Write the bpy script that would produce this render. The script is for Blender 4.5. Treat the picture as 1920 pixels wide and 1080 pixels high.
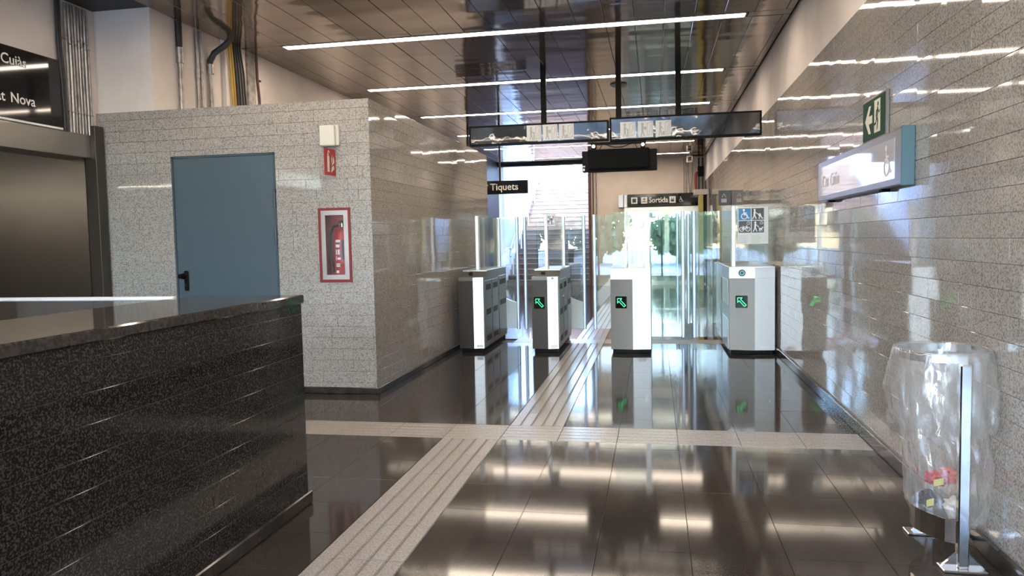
import bpy, bmesh, math, random
from mathutils import Vector, Matrix, Euler
random.seed(7)
for o in list(bpy.data.objects): bpy.data.objects.remove(o)
SC = bpy.context.scene
COL = SC.collection
# ------------------------------------------------------------------ camera
F_PX, H = 1423.0, 1.38
def _cam():
    v = Vector(((1228-960)/F_PX, (540-444)/F_PX, 1.0)).normalized()
    hd = Vector((1, .0206, 0))
    Z = v.cross(hd).normalized()
    if Z.y < 0: Z = -Z
    X = v.cross(Z)
    if X.x < 0: X = -X
    return Matrix((X, v, Z))            # world = M @ cam(right, up, forward)
CM = _cam()
cam = bpy.data.objects.new('camera', bpy.data.cameras.new('camera')); COL.objects.link(cam)
cam.data.sensor_width = 36; cam.data.lens = F_PX*36/1920
cam.data.clip_start = .05; cam.data.clip_end = 300
r3 = Matrix((CM.col[0], CM.col[1], -CM.col[2])).transposed()
cam.matrix_world = Matrix.Translation((0, 0, H)) @ r3.to_4x4()
SC.camera = cam
def project(p):
    c = CM.transposed() @ (Vector(p)-Vector((0, 0, H)))
    if c.z < .1: return None
    return 960+F_PX*c.x/c.z, 540-F_PX*c.y/c.z, c.z
# ------------------------------------------------------------------ light
SUN_EL, SUN_AZ = math.radians(34), math.radians(6)    # from behind the camera
W = bpy.data.worlds.new('sky'); SC.world = W; W.use_nodes = True
nt = W.node_tree; sky = nt.nodes.new('ShaderNodeTexSky')
sky.sky_type = 'NISHITA'; sky.sun_disc = False; sky.sun_elevation = SUN_EL
sky.sun_rotation = math.radians(180-6); sky.air_density = 1.0; sky.dust_density = .6; sky.ozone_density = 5.0
nt.links.new(sky.outputs[0], nt.nodes['Background'].inputs[0]); nt.nodes['Background'].inputs[1].default_value = 4.0
sd = bpy.data.lights.new('sun', 'SUN'); sd.energy = 7.5; sd.angle = .009; sd.color = (1, .97, .93)
so = bpy.data.objects.new('sun', sd); COL.objects.link(so); so.location = (6, -20, 20)
sdir = Vector((-math.sin(SUN_AZ)*math.cos(SUN_EL), math.cos(SUN_AZ)*math.cos(SUN_EL), -math.sin(SUN_EL)))
so.rotation_euler = sdir.to_track_quat('-Z', 'Y').to_euler()
LAMP = 25.0
SC.view_settings.view_transform = 'Standard'; SC.view_settings.look = 'None'
SC.view_settings.exposure = 0.46; SC.view_settings.gamma = 1; SC.view_settings.use_curve_mapping = False
# ------------------------------------------------------------------ materials
MATS = {}
def mat(name, col, rough=.5, metal=0, emit=None, es=0, spec=.5, noise=None, bump=None, coat=0, rnd=0):
    """noise=(scale, colour2, lo, hi[, stretch])   bump=(scale, strength, distance)   rnd = brightness spread per piece"""
    m = bpy.data.materials.new(name); m.use_nodes = True; t = m.node_tree; p = t.nodes['Principled BSDF']
    p.inputs['Base Color'].default_value = (*col, 1); p.inputs['Roughness'].default_value = rough
    p.inputs['Metallic'].default_value = metal; p.inputs['Specular IOR Level'].default_value = spec
    p.inputs['Coat Weight'].default_value = coat; p.inputs['Coat Roughness'].default_value = .03
    if emit: p.inputs['Emission Color'].default_value = (*emit, 1); p.inputs['Emission Strength'].default_value = es
    geo = t.nodes.new('ShaderNodeNewGeometry'); src = None
    if noise:
        n = t.nodes.new('ShaderNodeTexNoise'); n.inputs['Scale'].default_value = noise[0]; n.inputs['Detail'].default_value = 3
        vec = geo.outputs['Position']
        if len(noise) > 4:
            mp = t.nodes.new('ShaderNodeMapping'); mp.inputs['Scale'].default_value = noise[4]; t.links.new(vec, mp.inputs[0]); vec = mp.outputs[0]
        t.links.new(vec, n.inputs['Vector'])
        cr = t.nodes.new('ShaderNodeValToRGB'); e = cr.color_ramp.elements
        e[0].position = noise[2]; e[1].position = noise[3]; e[0].color = (*noise[1], 1); e[1].color = (*col, 1)
        t.links.new(n.outputs['Fac'], cr.inputs[0]); src = cr.outputs[0]; t.links.new(src, p.inputs['Base Color'])
    if rnd:
        mr = t.nodes.new('ShaderNodeMapRange'); mr.inputs[3].default_value = 1-rnd; mr.inputs[4].default_value = 1+rnd
        t.links.new(geo.outputs['Random Per Island'], mr.inputs[0])
        oi = t.nodes.new('ShaderNodeObjectInfo'); mr2 = t.nodes.new('ShaderNodeMapRange'); mr2.inputs[3].default_value = 1-rnd; mr2.inputs[4].default_value = 1+rnd
        t.links.new(oi.outputs['Random'], mr2.inputs[0])
        mu = t.nodes.new('ShaderNodeMath'); mu.operation = 'MULTIPLY'; t.links.new(mr.outputs[0], mu.inputs[0]); t.links.new(mr2.outputs[0], mu.inputs[1])
        hs = t.nodes.new('ShaderNodeHueSaturation'); t.links.new(mu.outputs[0], hs.inputs['Value'])
        if src: t.links.new(src, hs.inputs['Color'])
        else: hs.inputs['Color'].default_value = (*col, 1)
        t.links.new(hs.outputs[0], p.inputs['Base Color'])
    if bump:
        n2 = t.nodes.new('ShaderNodeTexNoise'); n2.inputs['Scale'].default_value = bump[0]; n2.inputs['Detail'].default_value = 1.5
        vec = geo.outputs['Position']
        if len(bump) > 3:
            mp = t.nodes.new('ShaderNodeMapping'); mp.inputs['Scale'].default_value = bump[3]; t.links.new(vec, mp.inputs[0]); vec = mp.outputs[0]
        t.links.new(vec, n2.inputs['Vector'])
        b = t.nodes.new('ShaderNodeBump'); b.inputs['Strength'].default_value = bump[1]; b.inputs['Distance'].default_value = bump[2]
        t.links.new(n2.outputs['Fac'], b.inputs['Height']); t.links.new(b.outputs[0], p.inputs['Normal'])
    MATS[name] = m; return m
def glass(name, tint, f0=.06, rough=0.0, haze=0, hazecol=(.9, .95, .95), bump=None):
    m = bpy.data.materials.new(name); m.use_nodes = True; t = m.node_tree
    t.nodes.remove(t.nodes['Principled BSDF']); out = t.nodes['Material Output']
    tr = t.nodes.new('ShaderNodeBsdfTransparent'); tr.inputs[0].default_value = (*tint, 1)
    gl = t.nodes.new('ShaderNodeBsdfGlossy'); gl.inputs['Roughness'].default_value = rough; gl.inputs[0].default_value = (1, 1, 1, 1)
    lw = t.nodes.new('ShaderNodeLayerWeight'); lw.inputs[0].default_value = .5
    pw = t.nodes.new('ShaderNodeMath'); pw.operation = 'POWER'; pw.inputs[1].default_value = 5; t.links.new(lw.outputs['Facing'], pw.inputs[0])
    ma = t.nodes.new('ShaderNodeMath'); ma.operation = 'MULTIPLY_ADD'; ma.inputs[1].default_value = 1-f0; ma.inputs[2].default_value = f0; t.links.new(pw.outputs[0], ma.inputs[0])
    base = tr.outputs[0]
    if haze:
        df = t.nodes.new('ShaderNodeBsdfTranslucent'); df.inputs[0].default_value = (*hazecol, 1)
        d2 = t.nodes.new('ShaderNodeBsdfDiffuse'); d2.inputs[0].default_value = (*hazecol, 1)
        a = t.nodes.new('ShaderNodeMixShader'); t.links.new(df.outputs[0], a.inputs[1]); t.links.new(d2.outputs[0], a.inputs[2])
        hm = t.nodes.new('ShaderNodeMixShader'); hm.inputs[0].default_value = haze
        t.links.new(base, hm.inputs[1]); t.links.new(a.outputs[0], hm.inputs[2]); base = hm.outputs[0]
    mx = t.nodes.new('ShaderNodeMixShader'); t.links.new(ma.outputs[0], mx.inputs[0]); t.links.new(base, mx.inputs[1]); t.links.new(gl.outputs[0], mx.inputs[2])
    if bump:
        n2 = t.nodes.new('ShaderNodeTexNoise'); n2.noise_type = 'RIDGED_MULTIFRACTAL'; n2.inputs['Scale'].default_value = bump[0]; n2.inputs['Detail'].default_value = 2; n2.inputs['Distortion'].default_value = .6
        ge = t.nodes.new('ShaderNodeNewGeometry'); mp = t.nodes.new('ShaderNodeMapping'); mp.inputs['Scale'].default_value = (1, 1, .45); t.links.new(ge.outputs['Position'], mp.inputs[0]); t.links.new(mp.outputs[0], n2.inputs['Vector'])
        b = t.nodes.new('ShaderNodeBump'); b.inputs['Strength'].default_value = bump[1]; b.inputs['Distance'].default_value = bump[2]
        t.links.new(n2.outputs['Fac'], b.inputs['Height']); t.links.new(b.outputs[0], gl.inputs['Normal']); t.links.new(b.outputs[0], lw.inputs['Normal'])
    t.links.new(mx.outputs[0], out.inputs[0]); MATS[name] = m; return m
mat('stone', (.405, .385, .36), .045, noise=(115, (.205, .185, .165), .36, .55), rnd=.03, spec=.6)
mat('granite', (.009, .0088, .0085), .10, noise=(135, (.062, .060, .056), .38, .52), rnd=.05)
mat('coping', (.055, .048, .042), .07, noise=(60, (.03, .026, .023), .4, .6), spec=.7)
mat('floor_tile', (.055, .046, .039), .075, noise=(130, (.022, .0185, .016), .4, .62), rnd=.06, spec=.42)
mat('grout', (.045, .04, .036), .6)
mat('tactile', (.36, .325, .295), .22, noise=(110, (.24, .215, .195), .35, .6), rnd=.04)
mat('groove', (.13, .115, .10), .6)
mat('granite_joint', (.075, .072, .068), .6)
mat('joint', (.30, .275, .25), .7)
mat('skirt', (.02, .018, .017), .12, noise=(9, (.05, .043, .038), .35, .65))
mat('plaster', (.78, .72, .675), .85, noise=(2.2, (.70, .645, .60), .35, .65), bump=(60, .08, .01))
mat('plaster_cream', (.74, .655, .58), .85, noise=(1.6, (.66, .585, .515), .35, .65), bump=(60, .08, .01))
mat('ceil_panel', (.185, .148, .123), .085, metal=.6, spec=.9, bump=(1.5, .32, .03, (.5, 1.6, 1)), rnd=.05)
mat('dark', (.012, .011, .011), .5)
mat('black_gloss', (.008, .009, .010), .05, spec=.6)
mat('black_matte', (.007, .007, .0075), .5, spec=.1)
mat('blind', (.007, .008, .0085), .7, spec=.06)
mat('steel', (.44, .435, .42), .30, metal=1, bump=(260, .05, .002, (1, 1, .02)))
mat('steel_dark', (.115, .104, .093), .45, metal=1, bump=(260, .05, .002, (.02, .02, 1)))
mat('steel_wall', (.42, .40, .365), .27, metal=1, bump=(300, .06, .002, (.01, 1, 1)))
mat('steel_side', (.27, .28, .275), .32, metal=1)
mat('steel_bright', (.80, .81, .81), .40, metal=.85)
mat('alu', (.80, .82, .84), .35, metal=.6)
mat('chrome', (.82, .82, .81), .12, metal=1)
mat('blue_profile', (.20, .27, .35), .3, metal=.5)
mat('door_blue', (.068, .100, .122), .42, bump=(40, .05, .003))
mat('door_edge', (.05, .08, .10), .45)
mat('brown_metal', (.06, .046, .042), .55, spec=.2)
mat('red', (.42, .018, .022), .35); mat('red_dark', (.20, .014, .018), .45); mat('white_paint', (.85, .85, .83), .4)
mat('white_print', (.82, .82, .80), .5); mat('cream_box', (.62, .60, .53), .45)
mat('exit_green', (.007, .05, .026), .55, spec=.08); mat('lum', (.72, .74, .62), .5); mat('grey_frame', (.22, .215, .215), .4)
mat('case_grey', (.19, .18, .19), .3, metal=.4); mat('case_blue', (.075, .15, .19), .4)
mat('map_face', (.62, .64, .70), .04, spec=.8); mat('map_dark', (.35, .36, .42), .1)
mat('sign_blue', (.03, .20, .48), .4); mat('sign_navy', (.018, .022, .032), .4); mat('notice_paper', (.75, .78, .78), .5); mat('print_grey', (.45, .47, .48), .6)
mat('pipe', (.42, .40, .37), .42, metal=.7, noise=(14, (.26, .24, .22), .35, .6)); mat('pipe_black', (.03, .032, .034), .5)
mat('cable_yellow', (.55, .36, .05), .5); mat('pipe_brown', (.10, .05, .04), .5); mat('yellow', (.50, .43, .11), .5)
mat('led', (.02, .3, .1), .4, emit=(.04, 1, .32), es=1.5); mat('led_teal', (.02, .2, .2), .3, emit=(.1, .7, .75), es=.5)
mat('lamp', (1, 1, 1), .5, emit=(1, .83, .665), es=LAMP); mat('lamp_soft', (1, 1, 1), .5, emit=(1, .88, .72), es=16); mat('spot_white', (.9, .9, .88), .4, emit=(1, 1, 1), es=1.2)
mat('stair', (.20, .145, .118), .5, noise=(7, (.13, .092, .074), .35, .65, (.4, 1, 1)), rnd=.08)
mat('stair_dark', (.07, .05, .042), .6); mat('white_wall', (.80, .79, .80), .8)
mat('paving', (.38, .40, .42), .8, noise=(1.5, (.32, .335, .35), .4, .6)); mat('bark', (.10, .075, .05), .9); mat('leaf', (.15, .20, .08), .6, rnd=.3)
mat('leaf2', (.20, .25, .12), .6, rnd=.3); mat('lime', (.35, .36, .30), .7)
for i, c in enumerate([(.1, .3, .55), (.6, .12, .1), (.75, .72, .65), (.05, .06, .09), (.25, .5, .7)]): mat('mosaic%d' % i, c, .4)
glass('glass', (.90, .955, .94), .08); glass('glass_thin', (.96, .98, .98), .05)
glass('frost', (.9, .95, .95), .05, .15, .55)
glass('bag_film', (.95, .95, .95), .06, .10, .15, (.95, .94, .92), bump=(11, .38, .03))
glass('screen_glass', (.5, .55, .55), .10)
# ------------------------------------------------------------------ builders
def wloc(o):
    v = Vector((0, 0, 0))
    while o is not None: v += o.location; o = o.parent
    return v
class MB:
    def __init__(s): s.v = []; s.f = []; s.smooth = []
    def add(s, vs, fs, sm=False):
        b = len(s.v); s.v += [tuple(v) for v in vs]
        for q in fs: s.f.append([b+i for i in q]); s.smooth.append(sm)
        return s
    def box(s, x0, x1, y0, y1, z0, z1):
        return s.add([(x0,y0,z0),(x1,y0,z0),(x1,y1,z0),(x0,y1,z0),(x0,y0,z1),(x1,y0,z1),(x1,y1,z1),(x0,y1,z1)],
                     [(0,3,2,1),(4,5,6,7),(0,1,5,4),(1,2,6,5),(2,3,7,6),(3,0,4,7)])
    def bbox(s, x0, x1, y0, y1, z0, z1, b=.004, seg=1):       # bevelled box
        bm = bmesh.new(); bmesh.ops.create_cube(bm, size=1)
        for v in bm.verts: v.co = Vector(((x0+x1)/2+v.co.x*(x1-x0), (y0+y1)/2+v.co.y*(y1-y0), (z0+z1)/2+v.co.z*(z1-z0)))
        bmesh.ops.bevel(bm, geom=bm.edges[:], offset=b, segments=seg, affect='EDGES', profile=.5)
        bm.verts.index_update(); s.add([v.co[:] for v in bm.verts], [[v.index for v in q.verts] for q in bm.faces]); bm.free(); return s
    def tube(s, pts, r, n=10, cap=True, closed=False):
        pts = [Vector(p) for p in pts]; m = len(pts); rs = r if isinstance(r, (list, tuple)) else [r]*m; vs = []; up = None
        for i, p in enumerate(pts):
            if closed: d = (pts[(i+1) % m]-pts[i-1]).normalized()
            else: d = (pts[min(i+1, m-1)]-pts[max(i-1, 0)]).normalized()
            if up is None: up = d.orthogonal().normalized()
            up = (up-d*up.dot(d)).normalized(); w = d.cross(up)
            for k in range(n):
                a = 2*math.pi*k/n; vs.append(p+(up*math.cos(a)+w*math.sin(a))*rs[i])
        fs = []
        for i in range(m if closed else m-1):
            for k in range(n): fs.append((i*n+k, i*n+(k+1) % n, ((i+1) % m)*n+(k+1) % n, ((i+1) % m)*n+k))
        s.add(vs, fs, True)
        if cap and not closed: s.add(vs[:n], [list(range(n))[::-1]]); s.add(vs[-n:], [list(range(n))])
        return s
    def prism(s, poly, fn, a, b):            # 2-D polygon swept from depth a to b; fn(u, v, w) -> xyz
        n = len(poly); vs = [fn(u, v, a) for u, v in poly]+[fn(u, v, b) for u, v in poly]
        return s.add(vs, [list(range(n))[::-1], list(range(n, 2*n))]+[(i, (i+1) % n, n+(i+1) % n, n+i) for i in range(n)])
    def lathe(s, prof, c, n=24):            # profile (r, z) about the vertical through c
        vs = []; m = len(prof)
        for r, z in prof:
            for k in range(n): a = 2*math.pi*k/n; vs.append((c[0]+r*math.cos(a), c[1]+r*math.sin(a), c[2]+z))
        return s.add(vs, [(i*n+k, i*n+(k+1) % n, (i+1)*n+(k+1) % n, (i+1)*n+k) for i in range(m-1) for k in range(n)], True)
    def build(s, name, m, parent=None, base=None):
        off = wloc(parent) if parent else (Vector(base) if base else Vector((0, 0, 0)))
        me = bpy.data.meshes.new(name); me.from_pydata([(v[0]-off.x, v[1]-off.y, v[2]-off.z) for v in s.v], [], s.f)
        me.polygons.foreach_set('use_smooth', s.smooth)
        bm = bmesh.new(); bm.from_mesh(me); bmesh.ops.recalc_face_normals(bm, faces=bm.faces); bm.to_mesh(me); bm.free()
        me.materials.append(MATS[m]); o = bpy.data.objects.new(name, me); COL.objects.link(o)
        if parent: o.parent = parent
        else: o.location = off
        return o
def box(name, m, parent, *d, b=0):
    mb = MB(); mb.bbox(*d, b) if b else mb.box(*d); return mb.build(name, m, parent)
def tag(o, label, cat, group=None, kind=None):
    if label: o['label'] = label
    if cat: o['category'] = cat
    if group: o['group'] = group
    if kind: o['kind'] = kind
    return o
def thing(name, loc, label, cat, group=None):
    o = bpy.data.objects.new(name, None); COL.objects.link(o); o.location = loc; o.empty_display_size = .1
    return tag(o, label, cat, group)
def struct(name, mb, m, label=None):
    o = mb.build(name, m); o['kind'] = 'structure'
    if label: o['label'] = label
    return o
# ---- flat print: 2-D shapes placed in a frame (origin, ux, uy)
def disc(cx, cy, r, n=20): return [(cx+r*math.cos(2*math.pi*k/n), cy+r*math.sin(2*math.pi*k/n)) for k in range(n)]
def ring(cx, cy, r, w, n=22, a0=0, a1=2*math.pi):
    out = []
    for k in range(n):
        a, b = a0+(a1-a0)*k/n, a0+(a1-a0)*(k+1)/n
        out.append([(cx+(r-w/2)*math.cos(a), cy+(r-w/2)*math.sin(a)), (cx+(r+w/2)*math.cos(a), cy+(r+w/2)*math.sin(a)),
                    (cx+(r+w/2)*math.cos(b), cy+(r+w/2)*math.sin(b)), (cx+(r-w/2)*math.cos(b), cy+(r-w/2)*math.sin(b))])
    return out
def seg(x0, y0, x1, y1, w):
    d = Vector((x1-x0, y1-y0)); d = d.normalized() if d.length else Vector((1, 0)); n = Vector((-d.y, d.x))*w/2
    return [(x0+n.x, y0+n.y), (x0-n.x, y0-n.y), (x1-n.x, y1-n.y), (x1+n.x, y1+n.y)]
def pline(pts, w):
    o = [seg(*pts[i], *pts[i+1], w) for i in range(len(pts)-1)]
    return o+[disc(*p, w/2, 10) for p in pts]
def rect(x0, y0, x1, y1): return [(x0, y0), (x1, y0), (x1, y1), (x0, y1)]
def flat(name, shapes, m, parent, org, ux, uy, lift=.001):
    ux, uy, org = Vector(ux), Vector(uy), Vector(org); n = ux.cross(uy).normalized(); mb = MB()
    for i, s in enumerate(shapes): mb.add([org+ux*u+uy*v+n*(lift+i*2e-6) for u, v in s], [list(range(len(s)))])
    off = wloc(parent); me = bpy.data.meshes.new(name); me.from_pydata([(v[0]-off.x, v[1]-off.y, v[2]-off.z) for v in mb.v], [], mb.f)
    me.materials.append(MATS[m]); o = bpy.data.objects.new(name, me); COL.objects.link(o); o.parent = parent; return o
def text(name, body, size, m, parent, org, ux, uy, bold=.012, align='LEFT', lift=.001, stretch=1.0):
    cu = bpy.data.curves.new(name, 'FONT'); cu.body = body; cu.size = 1; cu.offset = bold; cu.align_x = align; cu.resolution_u = 4
    to = bpy.data.objects.new(name, cu); COL.objects.link(to); bpy.context.view_layer.update()
    me = bpy.data.meshes.new_from_object(to.evaluated_get(bpy.context.evaluated_depsgraph_get()))
    bpy.data.objects.remove(to); me.name = name
    ux, uy, org = Vector(ux).normalized(), Vector(uy).normalized(), Vector(org); n = ux.cross(uy); off = wloc(parent)
    for v in me.vertices: v.co = org+ux*v.co.x*size*stretch+uy*v.co.y*size+n*lift-off
    me.materials.clear(); me.materials.append(MATS[m]); o = bpy.data.objects.new(name, me); COL.objects.link(o); o.parent = parent; return o
# pictograms in a unit square (0..1)
def p_wheelchair():
    return ring(.46, .33, .23, .07)+[disc(.43, .86, .09)]+pline([(.44, .72), (.46, .45), (.68, .45), (.78, .18), (.86, .2)], .085)+pline([(.45, .62), (.66, .62)], .07)
def p_walk(dx=0):
    return [disc(.3+dx, .86, .085)]+pline([(.3+dx, .72), (.28+dx, .45)], .15)+pline([(.28+dx, .42), (.14+dx, .1)], .085)+pline([(.3+dx, .42), (.42+dx, .12)], .085)+pline([(.33+dx, .68), (.56+dx, .5)], .06)
def p_pram(): return p_walk(-.06)+pline([(.5, .5), (.62, .42), (.86, .2)], .06)+[disc(.66, .46, .1), [(.55, .4), (.8, .4), (.74, .25), (.62, .25)]]+ring(.62, .16, .05, .04)+ring(.86, .15, .05, .04)
def p_bike(): return ring(.25, .3, .17, .055)+ring(.76, .3, .17, .055)+pline([(.25, .3), (.4, .5), (.66, .5), (.5, .3), (.25, .3)], .045)+pline([(.76, .3), (.64, .6), (.72, .62)], .045)+pline([(.5, .3), (.38, .56), (.33, .56)], .045)
def p_clock(): return ring(.8, .82, .12, .03)+pline([(.8, .82), (.8, .9)], .02)+pline([(.8, .82), (.86, .82)], .02)
def p_dog(): return p_walk(0)+[[(.6, .38), (.86, .38), (.86, .24), (.6, .24)], disc(.88, .42, .07)]+pline([(.63, .3), (.62, .1)], .05)+pline([(.7, .3), (.72, .1)], .05)+pline([(.84, .3), (.84, .1)], .05)+pline([(.6, .38), (.54, .5)], .04)
def p_gatepass(kind):
    s = [disc(.3, .82, .08)]+pline([(.3, .68), (.3, .42)], .14)+pline([(.29, .4), (.22, .1)], .07)+pline([(.31, .4), (.4, .1)], .07)+pline([(.33, .64), (.48, .48)], .05)
    s += pline([(.62, .1), (.62, .85), (.92, .95), (.92, .18), (.62, .1)], .03)+pline([(.7, .2), (.84, .8)], .02)+pline([(.78, .25), (.88, .7)], .02)
    if kind == 0: s += [disc(.5, .5, .06)]+pline([(.5, .4), (.5, .1)], .09)
    if kind == 1: s += [rect(.42, .45, .56, .66)]
    if kind == 2: s += [rect(.44, .1, .58, .32)]
    return s
def p_runner(): return [disc(.62, .86, .075)]+pline([(.58, .72), (.5, .48)], .13)+pline([(.5, .46), (.62, .3), (.52, .1)], .08)+pline([(.47, .46), (.36, .28), (.2, .26)], .08)+pline([(.6, .7), (.75, .58), (.85, .64)], .055)+pline([(.55, .7), (.4, .64), (.36, .5)], .055)
# ---- tiles
TILE_ME = {}
def tile_mesh(w, h, d, c, axis, m):
    k = (round(w, 3), round(h, 3), axis, m)
    if k in TILE_ME: return TILE_ME[k]
    a, b = w/2, h/2; rings = [(a, b, -d), (a, b, -c), (a-c, b-c, 0)]; vs = []
    for (p, q, n) in rings:
        for su, sv in ((-1, -1), (1, -1), (1, 1), (-1, 1)): vs.append((su*p, sv*q, n))
    fs = [(8, 9, 10, 11)]+[(i, (i+1) % 4, 4+(i+1) % 4, 4+i) for i in range(4)]+[(4+i, 4+(i+1) % 4, 8+(i+1) % 4, 8+i) for i in range(4)]
    vs = [axmap(axis, v) for v in vs]
    me = bpy.data.meshes.new('tile'); me.from_pydata(vs, [], fs)
    bm = bmesh.new(); bm.from_mesh(me); bmesh.ops.recalc_face_normals(bm, faces=bm.faces); bm.to_mesh(me); bm.free()
    me.materials.append(MATS[m]); TILE_ME[k] = me; return me
def axmap(axis, v):
    u, w, n = v
    return {'x-': (-n, u, w), 'x+': (n, u, w), 'y-': (u, -n, w), 'z+': (u, w, n), 'z-': (u, w, -n)}[axis]
def subtract(r, hs):
    out = [r]
    for (a, b, c, d) in hs:
        nx = []
        for (x0, x1, y0, y1) in out:
            if b <= x0 or a >= x1 or d <= y0 or c >= y1: nx.append((x0, x1, y0, y1)); continue
            if a > x0: nx.append((x0, a, y0, y1))
            if b < x1: nx.append((b, x1, y0, y1))
            p, q = max(a, x0), min(b, x1)
            if c > y0: nx.append((p, q, y0, c))
            if d < y1: nx.append((p, q, d, y1))
        out = nx
    return [q for q in out if q[1]-q[0] > .012 and q[3]-q[2] > .012]
def tiles(name, parent, axis, plane, u0, u1, v0, v1, pu, pv, m, holes=(), gap=.0016, depth=.02, chamf=.0008, tilt=.004, bond='run', cap=300, u_org=None):
    rects = []; rng = random.Random(hash(name+axis+str(round(plane*100))) % 1000 if False else int(abs(plane)*1000)+len(name))
    r = 0; v = v0
    while v < v1-.01:
        top = min(v+pv, v1); off = 0 if bond == 'grid' else rng.choice([0, .25, .5, .75, .4, .1])*pu
        u = (u_org if u_org is not None else u0)-off
        while u > u0: u -= pu
        while u < u1-.01:
            a, b = max(u, u0), min(u+pu, u1)
            if b-a > .012: rects += subtract((a, b, v, top), holes)
            u += pu
        v += pv
    items = []
    for (a, b, c, d) in rects:
        ctr = axmap(axis, ((a+b)/2, (c+d)/2, 0)); ax = axis[0]
        ctr = Vector(ctr); ctr['xyz'.index(ax)] = plane
        pr = project(ctr); sc = -1
        if pr and -60 < pr[0] < 1980 and -60 < pr[1] < 1140:
            sc = (b-a)*(d-c)*abs(((ctr-Vector((0, 0, H))).normalized())['xyz'.index(ax)])/pr[2]**2
        items.append((sc, ctr, b-a-gap, d-c-gap))
    items.sort(key=lambda t: -t[0]); off = wloc(parent); stuff = MB()
    for i, (sc, ctr, w, h) in enumerate(items):
        t1, t2 = rng.gauss(0, tilt), rng.gauss(0, tilt*.6)
        eu = {'x': Euler((0, t1, t2)), 'y': Euler((t1, 0, t2)), 'z': Euler((t1, t2, 0))}[axis[0]]
        me = tile_mesh(w, h, depth, chamf, axis, m)
        if i < cap and sc > 0:
            o = bpy.data.objects.new(name, me); COL.objects.link(o); o.parent = parent; o.location = ctr-off; o.rotation_euler = eu
        else:
            M = Matrix.Translation(ctr) @ eu.to_matrix().to_4x4()
            stuff.add([(M @ q.co)[:] for q in me.vertices], [list(p.vertices) for p in me.polygons])
    if stuff.v:
        o = stuff.build(name+'_field', m, parent); o['kind'] = 'stuff'
# ================================================================== THE SETTING
XR, XB, XP, YP, YB1, ZC, YF, XL = 1.377, -2.50, -4.60, 6.5, 11.35, 3.6, 22.2, -5.25
YBACK = -6.0; PT = .405; RT = .1035; TW = .405
GX, GY = .14, 5.075
# floor ------------------------------------------------------------
flo = struct('floor', MB().box(-11.2, 1.6, YBACK, YF, -.2, -.016), 'grout', 'dark polished granite floor of the hall')
tact = [(-1.48, -1.075, -6, GY), (-8.2, 1.6, GY, GY+PT), (-1.075, -.67, GY+PT, 9.935), (-2.06, 1.40, 9.935, 10.34), (-1.075, -.67, 10.34, YF)]
tiles('floor_tile', flo, 'z+', 0, -8.1, XR, YBACK, YF, PT, PT, 'floor_tile', holes=tact, gap=.002, depth=.015, chamf=.0006, tilt=.00035, bond='grid', u_org=GX-PT*30)
def tactile(cx, cy, along):        # one tile: base slab with five raised bars
    k = 'tact'+along
    if k not in TILE_ME:
        mb = MB(); h = PT/2-.002; mb.box(-h, h, -h, h, -.016, -.006); bw = .0735
        for i in range(5):
            a = -h+i*(2*h-bw)/4; q = [(a, -h, -.006), (a+bw, -h, -.006), (a+bw, h, -.006), (a, h, -.006), (a+.004, -h, 0), (a+bw-.004, -h, 0), (a+bw-.004, h, 0), (a+.004, h, 0)]
            if along == 'x': q = [(y, x, z) for x, y, z in q]
            mb.add(q, [(4, 5, 6, 7), (0, 1, 5, 4), (1, 2, 6, 5), (2, 3, 7, 6), (3, 0, 4, 7)])
        o = mb.build('tactile_tile', 'tactile', flo); o.data.materials.append(MATS['groove']); TILE_ME[k] = o.data
        for pi, pg in enumerate(o.data.polygons): pg.material_index = 1 if pi < 6 else 0
        bpy.data.objects.remove(o)
    o = bpy.data.objects.new('tactile_tile', TILE_ME[k]); COL.objects.link(o); o.parent = flo; o.location = (cx, cy, .001)
for i in range(26):
    y = GY-PT/2-i*PT
    if y > YBACK+.2: tactile(-1.2775, y, 'y')
x = -1.48+PT/2
for i in range(-8, 7):
    xx = -1.2775+i*PT
    if xx < XR-.1: tactile(xx, GY+PT/2, 'x')
for i in range(11): tactile(-.8725, GY+PT*1.5+i*PT, 'y')
for i in range(8):
    xx = -.8725+(i-2)*PT
    if xx < XR-.1: tactile(xx, 9.935+PT/2+.0, 'x')
for i in range(29): tactile(-.8725, 10.34+PT/2+i*PT, 'y')
# right wall ---------------------------------------------------------
ZS = 2.9
wr = struct('wall_right', MB().box(XR+.0205, XR+.25, YBACK, YF+.3, -.2, ZC+.3), 'plaster', 'right wall, polished grey stone tiles with white plaster above')
tiles('wall_tile', wr, 'x-', XR, YBACK, YF, .0, ZS, TW, RT, 'stone', tilt=.0036)
struct('baseboard_right', MB().bbox(XR-.022, XR-.003, YBACK, YF, .001, .085, .006), 'skirt', 'dark stone skirting along the right wall')
# enclosed room (partition): front y = YP, side x = XB ------------------
DX0, DX1, DZ1 = -4.46, -3.44, 2.205
EX0, EX1, EZ0, EZ1 = -3.0, -2.715, 1.04, 1.69
ZP = 2.665
pf = MB()
pf.box(XL, DX0-.02, YP+.022, YP+.2, 0, ZP-.01).box(DX0-.02, DX1+.02, YP+.022, YP+.2, DZ1+.02, ZP-.01).box(DX1+.02, EX0, YP+.022, YP+.2, 0, ZP-.01)
pf.box(EX0, EX1, YP+.022, YP+.2, 0, EZ0).box(EX0, EX1, YP+.022, YP+.2, EZ1, ZP-.01).box(EX1, XB-.022, YP+.022, YP+.2, 0, ZP-.01)
wpf = struct('wall_front', pf, 'joint', 'pale grey speckled stone wall of the enclosed room facing the counter')
tiles('wall_tile', wpf, 'y-', YP, XL, XB, 0, ZP, TW, RT, 'stone', holes=[(DX0-.02, DX1+.02, -1, DZ1+.02), (EX0, EX1, EZ0, EZ1)], tilt=.0012)
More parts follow.
